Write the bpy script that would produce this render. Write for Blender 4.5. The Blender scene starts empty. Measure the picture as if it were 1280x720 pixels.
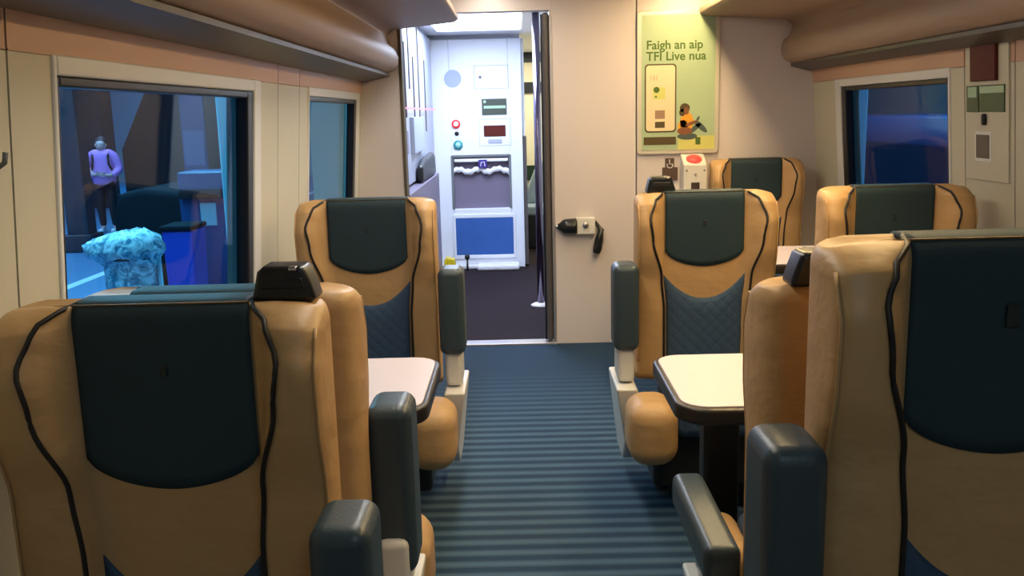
import bpy, bmesh, math, random
from mathutils import Vector, Matrix
random.seed(7)
S = bpy.context.scene
C = S.collection
PI = math.pi

# ------------------------------------------------------------------ camera
FPX = 1150.0
cam_d = bpy.data.cameras.new('camera'); cam = bpy.data.objects.new('camera', cam_d); C.objects.link(cam)
cam_d.sensor_width = 36.0; cam_d.lens = FPX * 36.0 / 1280.0
cam_d.clip_start = 0.05; cam_d.clip_end = 200
CAM_H = 1.43
pitch = math.radians(10.75); yaw = math.radians(0.55); roll = math.radians(1.45)
f = Vector((-math.sin(yaw) * math.cos(pitch), math.cos(yaw) * math.cos(pitch), -math.sin(pitch)))
r = Vector((math.cos(yaw), math.sin(yaw), 0))
u = r.cross(f)
r2 = r * math.cos(roll) - u * math.sin(roll)
u2 = u * math.cos(roll) + r * math.sin(roll)
M = Matrix(((r2.x, u2.x, -f.x), (r2.y, u2.y, -f.y), (r2.z, u2.z, -f.z)))
cam.matrix_world = Matrix.Translation((0, 0, CAM_H)) @ M.to_4x4()
S.camera = cam

# ------------------------------------------------------------------ view + world
S.view_settings.view_transform = 'Standard'
S.view_settings.look = 'None'
S.view_settings.gamma = 1.0
S.view_settings.exposure = 0.0
S.view_settings.use_curve_mapping = False
W = bpy.data.worlds.new('world'); S.world = W; W.use_nodes = True
W.node_tree.nodes['Background'].inputs[0].default_value = (0.10, 0.28, 0.62, 1)
W.node_tree.nodes['Background'].inputs[1].default_value = 0.25


def area(name, loc, size, power, col, rot=(0, 0, 0)):
    d = bpy.data.lights.new(name, 'AREA'); d.shape = 'RECTANGLE'
    d.size, d.size_y = size; d.energy = power; d.color = col
    o = bpy.data.objects.new(name, d); C.objects.link(o); o.location = loc; o.rotation_euler = rot
    return o


WARM = (1.0, 0.72, 0.34)
SOFT = (0.98, 0.92, 0.80)
COOL = (0.62, 0.74, 1.0)
area('saloon_lamp_and_fill', (1.00, 3.50, 2.155), (0.08, 4.0), 54, WARM)
area('saloon_lamp_and_fill', (-0.15, 3.50, 2.155), (0.10, 4.0), 28, SOFT)
area('saloon_lamp_and_fill', (0.40, -0.5, 2.155), (0.30, 0.8), 7, (0.60, 0.86, 1.0))  # cool front fill added behind the camera, no fitting there
area('vestibule_lamp_light', (-0.3, 7.2, 2.10), (0.7, 1.6), 52, COOL)
area('next_coach_light', (0.1, 10.3, 2.1), (0.8, 1.0), 22, (1, 0.93, 0.75))
area('platform_lamp_and_fill', (-3.4, 7.2, 3.4), (0.4, 7.0), 380, (0.45, 0.92, 1.0))
area('platform_lamp_and_fill', (-7.2, 13.0, 3.6), (0.5, 6.0), 300, (0.85, 0.80, 1.0))
area('platform_lamp_and_fill', (-9.5, 24.0, 3.8), (1.5, 6.0), 260, (0.45, 0.75, 1.0))  # extra fill added to brighten the far station wall
area('platform_lamp_and_fill', (5.6, 9.0, 3.4), (0.5, 8.0), 260, (0.5, 0.76, 1.0))


# ------------------------------------------------------------------ materials
def mat(name, col, rough=0.5, metal=0.0, noise=0.0, nscale=20, bump=0.0, bscale=60, emit=None, estr=0, spec=0.5, stretch=None, sheen=0):
    m = bpy.data.materials.new(name); m.use_nodes = True
    nt = m.node_tree; b = nt.nodes['Principled BSDF']
    b.inputs['Base Color'].default_value = (*col, 1)
    b.inputs['Roughness'].default_value = rough; b.inputs['Metallic'].default_value = metal
    b.inputs['Specular IOR Level'].default_value = spec
    if sheen: b.inputs['Sheen Weight'].default_value = sheen
    tc = nt.nodes.new('ShaderNodeTexCoord')
    src = tc.outputs['Object']
    if stretch:
        mp = nt.nodes.new('ShaderNodeMapping'); mp.inputs['Scale'].default_value = stretch
        nt.links.new(src, mp.inputs[0]); src = mp.outputs[0]
    if noise:
        n = nt.nodes.new('ShaderNodeTexNoise'); n.inputs['Scale'].default_value = nscale; n.inputs['Detail'].default_value = 4
        nt.links.new(src, n.inputs['Vector'])
        mx = nt.nodes.new('ShaderNodeMix'); mx.data_type = 'RGBA'
        mx.inputs[6].default_value = (*[max(0, c * (1 - noise)) for c in col], 1)
        mx.inputs[7].default_value = (*[min(1, c * (1 + noise)) for c in col], 1)
        nt.links.new(n.outputs[0], mx.inputs[0]); nt.links.new(mx.outputs[2], b.inputs['Base Color'])
    if bump:
        n2 = nt.nodes.new('ShaderNodeTexNoise'); n2.inputs['Scale'].default_value = bscale; n2.inputs['Detail'].default_value = 3
        nt.links.new(src, n2.inputs['Vector'])
        bp = nt.nodes.new('ShaderNodeBump'); bp.inputs['Strength'].default_value = bump; bp.inputs['Distance'].default_value = 0.01
        nt.links.new(n2.outputs[0], bp.inputs['Height']); nt.links.new(bp.outputs[0], b.inputs['Normal'])
    if emit:
        b.inputs['Emission Color'].default_value = (*emit, 1); b.inputs['Emission Strength'].default_value = estr
    return m


M_ = {}
M_['wall'] = mat('wall_laminate', (0.60, 0.57, 0.44), 0.45, noise=0.03, nscale=3)
M_['cant'] = mat('cantrail_laminate', (0.60, 0.36, 0.24), 0.45, noise=0.04, nscale=3)
M_['joint'] = mat('joint_rubber', (0.10, 0.08, 0.05), 0.7)
M_['frame'] = mat('window_surround', (0.74, 0.74, 0.72), 0.35)
M_['gasket'] = mat('black_gasket', (0.006, 0.008, 0.010), 0.35)
M_['bulk'] = mat('bulkhead_laminate', (0.68, 0.61, 0.60), 0.5, noise=0.03, nscale=3)
M_['ceil'] = mat('ceiling_panel', (0.62, 0.58, 0.50), 0.5)
M_['rack'] = mat('rack_moulding', (0.36, 0.25, 0.18), 0.55)
M_['rackdark'] = mat('rack_dark_strip', (0.07, 0.055, 0.04), 0.4)  # even dark brown for the strip under the racks
M_['leather'] = mat('tan_leather', (0.53, 0.325, 0.145), 0.46, noise=0.06, nscale=5, bump=0.65, bscale=11, stretch=(0.8, 1, 1.5))
M_['slate'] = mat('slate_headrest_leather', (0.027, 0.050, 0.062), 0.6, spec=0.22, noise=0.08, nscale=9, bump=0.12, bscale=120)
M_['armpad'] = mat('slate_arm_pad', (0.040, 0.064, 0.080), 0.38, bump=0.08, bscale=150)
M_['pipe'] = mat('black_piping', (0.012, 0.010, 0.010), 0.5)
M_['emb'] = mat('headrest_emblem', (0.012, 0.018, 0.02), 0.6)
M_['whitepl'] = mat('white_plastic', (0.72, 0.70, 0.66), 0.35)
M_['greypl'] = mat('grey_plastic', (0.16, 0.17, 0.18), 0.5)
M_['black'] = mat('black_plastic', (0.010, 0.012, 0.013), 0.33)
M_['tabletop'] = mat('cream_table_laminate', (0.74, 0.64, 0.68), 0.4, noise=0.02, nscale=8)
M_['tabledge'] = mat('dark_table_edge', (0.022, 0.018, 0.017), 0.35)
M_['darkmet'] = mat('dark_metal', (0.02, 0.02, 0.022), 0.45, metal=0.3)
M_['chrome'] = mat('brushed_chrome', (0.62, 0.62, 0.66), 0.22, metal=1)
M_['alu'] = mat('worn_aluminium', (0.55, 0.52, 0.52), 0.35, metal=0.8)
M_['vest'] = mat('vestibule_white', (0.80, 0.82, 0.88), 0.35)
M_['vestgrey'] = mat('vestibule_grey', (0.42, 0.45, 0.56), 0.4)
M_['grille'] = mat('speaker_grille', (0.38, 0.43, 0.52), 0.5)
M_['vfloor'] = mat('vestibule_floor', (0.020, 0.012, 0.016), 0.85, spec=0.15, noise=0.2, nscale=120)
M_['doorgrey'] = mat('door_leaf_grey', (0.10, 0.085, 0.085), 0.35)
M_['binblue'] = mat('blue_panel', (0.045, 0.13, 0.42), 0.3, noise=0.15, nscale=5)
M_['mauve'] = mat('mauve_panel', (0.20, 0.17, 0.24), 0.4)
M_['signdk'] = mat('olive_sign', (0.06, 0.075, 0.05), 0.4)
M_['signgr'] = mat('green_sign', (0.045, 0.10, 0.03), 0.4)
M_['signlt'] = mat('pale_green_print', (0.42, 0.60, 0.40), 0.5)
M_['red'] = mat('red_button', (0.75, 0.03, 0.03), 0.3, emit=(1, 0.05, 0.04), estr=0.25)
M_['redlit'] = mat('lit_red_button', (0.75, 0.05, 0.05), 0.35, emit=(1, 0.08, 0.05), estr=0.55)
M_['reddisp'] = mat('dark_red_display', (0.10, 0.014, 0.010), 0.5, spec=0.2)
M_['pinkled'] = mat('pink_led', (1, 0.3, 0.4), 0.4, emit=(1, 0.25, 0.35), estr=3)
M_['teal'] = mat('teal_button', (0.03, 0.30, 0.30), 0.3)
M_['purple'] = mat('purple_sticker', (0.05, 0.03, 0.22), 0.4)
M_['paper'] = mat('white_liner', (0.85, 0.85, 0.9), 0.6)
M_['yellow'] = mat('yellow_plastic', (0.75, 0.58, 0.02), 0.4)
M_['cream'] = mat('cream_partition', (0.80, 0.76, 0.60), 0.5)
M_['dkgreen'] = mat('dark_green_panel', (0.01, 0.035, 0.02), 0.4)
M_['paleseat'] = mat('pale_blue_fabric', (0.30, 0.40, 0.50), 0.7)
M_['brown'] = mat('brown_sign', (0.09, 0.055, 0.045), 0.45)
M_['socket'] = mat('dark_socket', (0.05, 0.03, 0.025), 0.4)
M_['slot'] = mat('slot_recess', (0.13, 0.11, 0.08), 0.5)
# platform side
M_['plat'] = mat('platform_paving', (0.07, 0.22, 0.40), 0.6, noise=0.12, nscale=1.2)
M_['platline'] = mat('platform_white_line', (0.75, 0.85, 0.9), 0.5)
M_['platwall'] = mat('platform_wall_render', (0.30, 0.42, 0.50), 0.8, noise=0.2, nscale=0.6)
M_['column'] = mat('dark_column_paint', (0.02, 0.035, 0.055), 0.5)
M_['dkbox'] = mat('dark_bin_plastic', (0.008, 0.013, 0.020), 0.9, spec=0.1)
M_['navy'] = mat('navy_panel', (0.02, 0.05, 0.16), 0.4)
M_['bluebin'] = mat('blue_bin_plastic', (0.03, 0.06, 0.50), 0.4)
M_['postblue'] = mat('pale_blue_post', (0.5, 0.8, 0.95), 0.4)
M_['jacket'] = mat('lilac_jacket', (0.62, 0.26, 0.75), 0.7)
M_['skin'] = mat('skin', (0.55, 0.40, 0.38), 0.6)
M_['hair'] = mat('dark_hair', (0.03, 0.02, 0.03), 0.6)
M_['trouser'] = mat('black_trousers', (0.008, 0.010, 0.016), 0.8)
M_['tealwall'] = mat('station_far_wall', (0.30, 0.36, 0.42), 0.8, noise=0.15, nscale=0.5)


def quilt():
    m = mat('blue_quilted_fabric', (0.035, 0.075, 0.145), 0.75)
    nt = m.node_tree; b = nt.nodes['Principled BSDF']
    tc = nt.nodes.new('ShaderNodeTexCoord'); mp = nt.nodes.new('ShaderNodeMapping')
    mp.inputs['Rotation'].default_value = (0, math.radians(45), 0)
    nt.links.new(tc.outputs['Object'], mp.inputs[0])
    sx = nt.nodes.new('ShaderNodeSeparateXYZ'); nt.links.new(mp.outputs[0], sx.inputs[0])
    outs = []
    for ax in (0, 2):
        mu = nt.nodes.new('ShaderNodeMath'); mu.operation = 'MULTIPLY'; mu.inputs[1].default_value = PI / 0.034
        nt.links.new(sx.outputs[ax], mu.inputs[0])
        si = nt.nodes.new('ShaderNodeMath'); si.operation = 'SINE'; nt.links.new(mu.outputs[0], si.inputs[0])
        ab = nt.nodes.new('ShaderNodeMath'); ab.operation = 'ABSOLUTE'; nt.links.new(si.outputs[0], ab.inputs[0])
        outs.append(ab)
    mi = nt.nodes.new('ShaderNodeMath'); mi.operation = 'MULTIPLY'
    nt.links.new(outs[0].outputs[0], mi.inputs[0]); nt.links.new(outs[1].outputs[0], mi.inputs[1])
    pw = nt.nodes.new('ShaderNodeMath'); pw.operation = 'POWER'; pw.inputs[1].default_value = 0.5
    nt.links.new(mi.outputs[0], pw.inputs[0])
    bp = nt.nodes.new('ShaderNodeBump'); bp.inputs['Strength'].default_value = 0.35; bp.inputs['Distance'].default_value = 0.005
    nt.links.new(pw.outputs[0], bp.inputs['Height']); nt.links.new(bp.outputs[0], b.inputs['Normal'])
    return m


M_['quilt'] = quilt()


def carpet():
    # ribbed aisle carpet: rib rows every 76 mm, woven in two tones; plain strip near the threshold
    m = mat('ribbed_blue_carpet', (0.04, 0.1, 0.16), 0.85, spec=0.2)
    nt = m.node_tree; b = nt.nodes['Principled BSDF']
    tc = nt.nodes.new('ShaderNodeTexCoord'); sx = nt.nodes.new('ShaderNodeSeparateXYZ')
    nt.links.new(tc.outputs['Object'], sx.inputs[0])
    mu = nt.nodes.new('ShaderNodeMath'); mu.operation = 'MULTIPLY'; mu.inputs[1].default_value = 2 * PI / 0.076
    nt.links.new(sx.outputs[1], mu.inputs[0])
    si = nt.nodes.new('ShaderNodeMath'); si.operation = 'SINE'; nt.links.new(mu.outputs[0], si.inputs[0])
    mr = nt.nodes.new('ShaderNodeMapRange'); mr.inputs[1].default_value = -0.6; mr.inputs[2].default_value = 0.9
    nt.links.new(si.outputs[0], mr.inputs[0])
    fade = nt.nodes.new('ShaderNodeMapRange'); fade.inputs[1].default_value = 5.0; fade.inputs[2].default_value = 4.0
    nt.links.new(sx.outputs[1], fade.inputs[0])
    mm = nt.nodes.new('ShaderNodeMath'); mm.operation = 'MULTIPLY'
    nt.links.new(mr.outputs[0], mm.inputs[0]); nt.links.new(fade.outputs[0], mm.inputs[1])
    n = nt.nodes.new('ShaderNodeTexNoise'); n.inputs['Scale'].default_value = 160
    nt.links.new(tc.outputs['Object'], n.inputs['Vector'])
    mx = nt.nodes.new('ShaderNodeMix'); mx.data_type = 'RGBA'
    mx.inputs[6].default_value = (0.022, 0.052, 0.098, 1); mx.inputs[7].default_value = (0.072, 0.135, 0.200, 1)
    nt.links.new(mm.outputs[0], mx.inputs[0])
    m2 = nt.nodes.new('ShaderNodeMix'); m2.data_type = 'RGBA'; m2.blend_type = 'MULTIPLY'; m2.inputs[0].default_value = 0.35
    nt.links.new(mx.outputs[2], m2.inputs[6]); nt.links.new(n.outputs[0], m2.inputs[7])
    nt.links.new(m2.outputs[2], b.inputs['Base Color'])
    bp = nt.nodes.new('ShaderNodeBump'); bp.inputs['Strength'].default_value = 0.5; bp.inputs['Distance'].default_value = 0.006
    nt.links.new(mm.outputs[0], bp.inputs['Height']); nt.links.new(bp.outputs[0], b.inputs['Normal'])
    return m


M_['carpet'] = carpet()


def glass(name, tint, gl=0.10):
    m = bpy.data.materials.new(name); m.use_nodes = True; nt = m.node_tree; nt.nodes.clear()
    out = nt.nodes.new('ShaderNodeOutputMaterial'); t = nt.nodes.new('ShaderNodeBsdfTransparent'); g = nt.nodes.new('ShaderNodeBsdfGlossy')
    t.inputs[0].default_value = (*tint, 1); g.inputs['Roughness'].default_value = 0.03; g.inputs[0].default_value = (0.8, 0.9, 1, 1)
    mx = nt.nodes.new('ShaderNodeMixShader'); # Fresnel on the outer faces only (one reflection per pane)
    fz = nt.nodes.new('ShaderNodeFresnel'); fz.inputs[0].default_value = gl
    ge = nt.nodes.new('ShaderNodeNewGeometry'); iv = nt.nodes.new('ShaderNodeMath'); iv.operation = 'SUBTRACT'; iv.inputs[0].default_value = 1.0
    nt.links.new(ge.outputs['Backfacing'], iv.inputs[1]); ml = nt.nodes.new('ShaderNodeMath'); ml.operation = 'MULTIPLY'
    nt.links.new(fz.outputs[0], ml.inputs[0]); nt.links.new(iv.outputs[0], ml.inputs[1]); nt.links.new(ml.outputs[0], mx.inputs[0])
    nt.links.new(t.outputs[0], mx.inputs[1]); nt.links.new(g.outputs[0], mx.inputs[2]); nt.links.new(mx.outputs[0], out.inputs[0])
    return m


M_['glass'] = glass('blue_tinted_glass', (0.52, 0.83, 0.99), 1.20)
M_['vglass'] = glass('vestibule_screen_glass', (0.75, 0.76, 0.85), 1.5)


def bagmat():
    m = mat('crinkled_clear_plastic', (0.35, 0.62, 0.75), 0.18, bump=1.0, bscale=22)
    nt = m.node_tree; b = nt.nodes['Principled BSDF']
    n = nt.nodes.new('ShaderNodeTexNoise'); n.inputs['Scale'].default_value = 9; n.inputs['Detail'].default_value = 5; n.inputs['Distortion'].default_value = 2.2
    tc = nt.nodes.new('ShaderNodeTexCoord'); nt.links.new(tc.outputs['Object'], n.inputs['Vector'])
    cr = nt.nodes.new('ShaderNodeValToRGB')
    cr.color_ramp.elements[0].color = (0.9, 0.95, 0.97, 1); cr.color_ramp.elements[1].color = (0.10, 0.26, 0.38, 1)
    cr.color_ramp.elements[0].position = 0.40; cr.color_ramp.elements[1].position = 0.60
    nt.links.new(n.outputs[0], cr.inputs[0]); nt.links.new(cr.outputs[0], b.inputs['Base Color'])
    return m


M_['bag'] = bagmat()
M_['lampw'] = mat('warm_diffuser', (1, 0.9, 0.75), 0.5, emit=(1.0, 0.78, 0.5), estr=4)
M_['lampc'] = mat('cool_diffuser', (0.9, 0.95, 1), 0.5, emit=(0.75, 0.85, 1.0), estr=4)
M_['dirt'] = mat('tunnel_ground', (0.01, 0.02, 0.035), 0.9)


# ------------------------------------------------------------------ helpers
def obj(name, bm, m, parent=None, smooth=False, label=None, bevel=0, bseg=3):
    me = bpy.data.meshes.new(name)
    bmesh.ops.recalc_face_normals(bm, faces=bm.faces)
    bm.to_mesh(me); bm.free()
    o = bpy.data.objects.new(name, me); C.objects.link(o)
    for mm in (m if isinstance(m, (list, tuple)) else [m]):
        me.materials.append(M_[mm] if isinstance(mm, str) else mm)
    if bevel:
        b = o.modifiers.new('bevel', 'BEVEL'); b.width = bevel; b.segments = bseg; b.limit_method = 'ANGLE'; b.angle_limit = math.radians(40)
    if smooth or bevel:
        for p in me.polygons: p.use_smooth = True
        if bevel:
            o.modifiers.new('wn', 'WEIGHTED_NORMAL')
    if parent: o.parent = parent
    if label: o['label'] = label
    return o


def bx(bm, x0, x1, y0, y1, z0, z1, mi=0, fn=None):
    vs = [bm.verts.new((x, y, z)) for z in (z0, z1) for (x, y) in ((x0, y0), (x1, y0), (x1, y1), (x0, y1))]
    if fn:
        for v in vs: v.co = fn(v.co)
    for q in ((3, 2, 1, 0), (4, 5, 6, 7), (0, 1, 5, 4), (1, 2, 6, 5), (2, 3, 7, 6), (3, 0, 4, 7)):
        fc = bm.faces.new([vs[i] for i in q]); fc.material_index = mi
    return vs


def box(name, x0, x1, y0, y1, z0, z1, m, parent=None, bevel=0, fn=None, label=None, bseg=3):
    bm = bmesh.new(); bx(bm, x0, x1, y0, y1, z0, z1, fn=fn)
    return obj(name, bm, m, parent, bevel=bevel, label=label, bseg=bseg)


def prism(bm, pts, a0, a1, axis='y', mi=0):
    """extrude closed 2-D polygon pts along axis"""
    def P(p, a):
        return {'y': (p[0], a, p[1]), 'x': (a, p[0], p[1]), 'z': (p[0], p[1], a)}[axis]
    A = [bm.verts.new(P(p, a0)) for p in pts]; B = [bm.verts.new(P(p, a1)) for p in pts]
    n = len(pts)
    for i in range(n):
        fc = bm.faces.new((A[i], A[(i + 1) % n], B[(i + 1) % n], B[i])); fc.material_index = mi
    bm.faces.new(A[::-1]).material_index = mi; bm.faces.new(B).material_index = mi


def tube(bm, pts, rad, n=8, caps=True, mi=0):
    pts = [Vector(p) for p in pts]; rings = []
    up = Vector((0, 0, 1))
    for i, p in enumerate(pts):
        t = (pts[min(i + 1, len(pts) - 1)] - pts[max(i - 1, 0)]).normalized()
        a = t.cross(up)
        if a.length < 0.15: a = t.cross(Vector((0, 1, 0)))
        a.normalize(); b = t.cross(a).normalized()
        if rings and a.dot(prev) < 0: a, b = -a, -b
        prev = a
        rr = rad[i] if isinstance(rad, (list, tuple)) else rad
        rings.append([bm.verts.new(p + (a * math.cos(2 * PI * k / n) + b * math.sin(2 * PI * k / n)) * rr) for k in range(n)])
    for i in range(len(rings) - 1):
        for k in range(n):
            bm.faces.new((rings[i][k], rings[i][(k + 1) % n], rings[i + 1][(k + 1) % n], rings[i + 1][k])).material_index = mi
    if caps:
        bm.faces.new(rings[0][::-1]); bm.faces.new(rings[-1])


def lathe(bm, prof, cx=0, cy=0, n=24, axis='z', c0=0):
    rings = []
    for (rr, h) in prof:
        ring = []
        for k in range(n):
            a = 2 * PI * k / n; ca, sa = rr * math.cos(a), rr * math.sin(a)
            if axis == 'z': co = (cx + ca, cy + sa, h)
            elif axis == 'y': co = (cx + ca, h, cy + sa)
            else: co = (h, cx + ca, cy + sa)
            ring.append(bm.verts.new(co))
        rings.append(ring)
    for i in range(len(rings) - 1):
        for k in range(n):
            bm.faces.new((rings[i][k], rings[i][(k + 1) % n], rings[i + 1][(k + 1) % n], rings[i + 1][k]))
    bm.faces.new(rings[0][::-1]); bm.faces.new(rings[-1])


def rounded_rect(x0, x1, z0, z1, rr, seg=5):
    pts = []
    for (cx, cz, a0) in ((x1 - rr, z1 - rr, 0), (x0 + rr, z1 - rr, 90), (x0 + rr, z0 + rr, 180), (x1 - rr, z0 + rr, 270)):
        for k in range(seg + 1):
            a = math.radians(a0 + 90 * k / seg); pts.append((cx + rr * math.cos(a), cz + rr * math.sin(a)))
    return pts


def interp(tab, h):
    if h <= tab[0][0]: return tab[0][1]
    for (a, va), (b, vb) in zip(tab, tab[1:]):
        if h <= b:
            t = (h - a) / (b - a); t = t * t * (3 - 2 * t)
            return va + (vb - va) * t
    return tab[-1][1]


def empty(name, loc=(0, 0, 0), rz=0, label=None, cat=None, group=None):
    o = bpy.data.objects.new(name, None); C.objects.link(o); o.location = loc; o.rotation_euler = (0, 0, rz)
    o.empty_display_size = 0.1
    if label: tag(o, label, cat, group)
    return o


def tag(o, label, cat, group=None):
    o['label'] = label; o['category'] = cat
    if group: o['group'] = group
    return o


def struct(o):
    o['kind'] = 'structure'; return o


def text(name, s, loc, size, m, parent, rot=(PI / 2, 0, 0), align='LEFT', ext=0.0008):
    cu = bpy.data.curves.new(name, 'FONT'); cu.body = s; cu.size = size; cu.extrude = ext; cu.offset = size * .018; cu.align_x = align
    t = bpy.data.objects.new(name + '_tmp', cu); C.objects.link(t)
    bpy.context.view_layer.update()
    me = bpy.data.meshes.new_from_object(t.evaluated_get(bpy.context.evaluated_depsgraph_get()))
    bpy.data.objects.remove(t)
    o = bpy.data.objects.new(name, me); C.objects.link(o); me.materials.clear(); me.materials.append(M_[m])
    o.location = loc; o.rotation_euler = rot; o.parent = parent
    return o


# ------------------------------------------------------------------ setting
YB = 5.62            # bulkhead face
XL, XR = -0.930, 1.775   # wall faces at z = 1.5
LEAN = 0.075
Y0 = -1.2


def leanL(v): return Vector((v.x - LEAN * (1.5 - v.z), v.y, v.z))
def leanR(v): return Vector((v.x + LEAN * (1.5 - v.z), v.y, v.z))


struct(box('floor', -1.3, 2.1, Y0, YB + 0.02, -0.06, 0.0, 'carpet'))
struct(box('floor', -1.0, 0.9, YB + 0.09, 12, -0.06, 0.0, 'vfloor'))
box('trim_1', -0.69, 0.22, YB - 0.02, YB + 0.09, -0.06, 0.012, 'alu', bevel=0.004)['kind'] = 'structure'


def side_wall(side, wins, joints, nm):
    X, fn, sg = (XL, leanL, -1) if side == 'L' else (XR, leanR, 1)
    def P(bm, y0, y1, z0, z1, mi=0, a=0.0, b=0.10):
        xa, xb = sorted((X + sg * a, X + sg * b)); bx(bm, xa, xb, y0, y1, z0, z1, mi, fn)
    bm = bmesh.new()
    cuts = sorted([Y0, YB + 0.1] + joints)
    for a, b in zip(cuts, cuts[1:]):
        a2, b2 = a + 0.0035, b - 0.0035
        ws = [w for w in wins if w[0] > a and w[1] < b]
        if ws:
            w0, w1, z0, z1 = ws[0]
            P(bm, a2, w0, 0, 1.565); P(bm, w1, b2, 0, 1.565); P(bm, w0, w1, 0, z0); P(bm, w0, w1, z1, 1.565)
            P(bm, a2, b2, z1 + .03, 1.566, 1, -.0015, .0) if side == 'L' else P(bm, w0, b2, z1 + .03, 1.566, 1, -.0015, .0)
        else:
            P(bm, a2, b2, 0, 1.565)
        P(bm, a2, b2, 1.567, 2.25, 1)
    P(bm, Y0, YB, 0, 0.05, 2, 0.101, 0.11)
    for a in cuts[1:-1]: P(bm, a - 0.004, a + 0.004, 0, 2.2, 2, 0.004, 0.02)
    struct(obj('wall_' + nm, bm, ['wall', 'cant', 'joint'], bevel=0))
    for i, (w0, w1, z0, z1) in enumerate(wins):
        root = empty('window_%d' % (i + 1 + (0 if side == 'L' else 2))); root['kind'] = 'structure'
        fr = bmesh.new()       # pale moulded surround, slightly proud of the panel and lining the reveal
        fw = 0.045
        for (a, b, c, d) in ((w0 - .006, w0 + 0.012, z0 - fw, z1 + .03), (w1 - 0.012, w1 + fw * 1.6, z0 - fw, z1 + .03), (w0 + 0.012, w1 - 0.012, z1 - 0.012, z1 + .03), (w0 + 0.012, w1 - 0.012, z0 - fw, z0 + 0.012)):
            P(fr, a, b, c, d, 0, -0.006, 0.06)
        obj('window_frame', fr, 'frame', root, bevel=0.006)
        gk = bmesh.new()
        gw = 0.065
        a0, a1, c0, c1 = w0 + 0.012, w1 - 0.012, z0 + 0.012, z1 - 0.012
        for (a, b, c, d) in ((a0, a0 + gw * .3, c0, c1), (a1 - gw, a1, c0, c1), (a0 + gw * .3, a1 - gw, c1 - gw * .35, c1), (a0 + gw * .3, a1 - gw, c0, c0 + gw * .6)):
            P(gk, a, b, c, d, 0, 0.0, 0.045)
        obj('gasket', gk, 'gasket', root, bevel=0.006)
        gl = bmesh.new(); P(gl, a0 + gw * .15, a1 - gw * .5, c0 + .01, c1 - .01, 0, 0.030, 0.036)
        obj('pane', gl, 'glass', root)


side_wall('L', [(1.885, 3.33, 0.78, 1.54), (4.19, 5.46, 0.78, 1.54)], [1.72, 3.66, 4.02], 'left')
side_wall('R', [(0.9, 2.3, 0.78, 1.54), (3.86, 5.16, 0.78, 1.54)], [3.36, 3.735], 'right')

# bulkhead wall with the doorway
DX0, DX1, DZ = -0.69, 0.215, 2.02
bm = bmesh.new()
bx(bm, -1.25, DX0, YB, YB + 0.09, 0, 2.3); bx(bm, DX1, 0.715, YB - 0.0, YB + 0.09, 0, 2.3); bx(bm, 0.722, 2.05, YB + 0.004, YB + 0.09, 0, 2.3)
bx(bm, DX0, DX1, YB, YB + 0.09, DZ, 2.3)
struct(obj('wall_front', bm, 'bulk', bevel=0.003))
# door frame trims
struct(box('trim_2', DX0 - 0.004, DX0 + 0.014, YB - 0.006, YB + 0.10, 0, DZ, 'joint', bevel=0.003))
struct(box('trim_3', DX1 - 0.012, DX1 + 0.006, YB - 0.004, YB + 0.10, 0, DZ, 'alu', bevel=0.003))
# sliding door leaf parked in its pocket
dr = empty('door_1'); struct(dr)
box('door_panel', 0.160, 0.203, YB + 0.005, YB + 0.085, 0.015, DZ - 0.01, 'doorgrey', dr, bevel=0.02)
box('door_seal', 0.151, 0.162, YB + 0.025, YB + 0.065, 0.02, DZ - 0.02, 'gasket', dr, bevel=0.004)

# ceiling, rear wall, luggage racks
struct(box('ceiling', -1.3, 2.1, Y0, YB + 0.1, 2.20, 2.26, 'ceil'))
struct(box('wall_back', -1.3, 2.1, Y0 - 0.06, Y0, 0, 2.26, 'bulk'))


def rack(side):
    X, s = (XL, 1) if side == 'L' else (XR, -1)
    wd = 0.235 if side == 'L' else 0.20
    lip = .60 if side == 'L' else .69
    t = empty('luggage_rack', (X, 0, 0))
    tag(t, 'brown moulded luggage rack above the %s' % ('single seats on the left wall' if side == 'L' else 'right wall window'), 'luggage rack', None)
    pts = [(0.06 * -1, 2.18), (-0.06, 1.655), (0.02, 1.655), (0.10, 1.66), (wd - 0.06, 1.685), (wd - 0.02, 1.70), (wd, 1.73), (wd + .005, 1.77), (wd - 0.01, 1.815), (wd - 0.04, 1.84),
           (wd - 0.06, 1.90), (wd - 0.02, 1.93), (lip - .025, 1.965), (lip, 1.98), (lip, 2.01), (lip - .025, 2.025), (wd - 0.03, 2.0), (0.05, 2.18)]
    bm = bmesh.new(); prism(bm, [(p[0] * s, p[1]) for p in pts], Y0 + 0.01, YB - 0.004)
    obj('shelf', bm, 'rack', t, bevel=0.006)
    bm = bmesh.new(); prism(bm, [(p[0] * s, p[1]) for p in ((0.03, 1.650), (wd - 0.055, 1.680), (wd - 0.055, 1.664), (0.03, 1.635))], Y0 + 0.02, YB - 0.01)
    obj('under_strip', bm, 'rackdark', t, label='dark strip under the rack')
    return t


rack('L'); rack('R')
for i, (x, wh) in enumerate(((1.00, 'over the right-hand seats'), (-0.15, 'over the aisle'))):
    t = empty('ceiling_light', (x, 3.5, 2.2), label='long warm strip light in the ceiling ' + wh, cat='ceiling light')
    box('diffuser', -0.04, 0.04, -2.0, 2.0, -0.03, -0.012, 'lampw', t)
    box('housing', -0.055, 0.055, -2.05, 2.05, -0.015, 0.0, 'whitepl', t, bevel=0.004)

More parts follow.
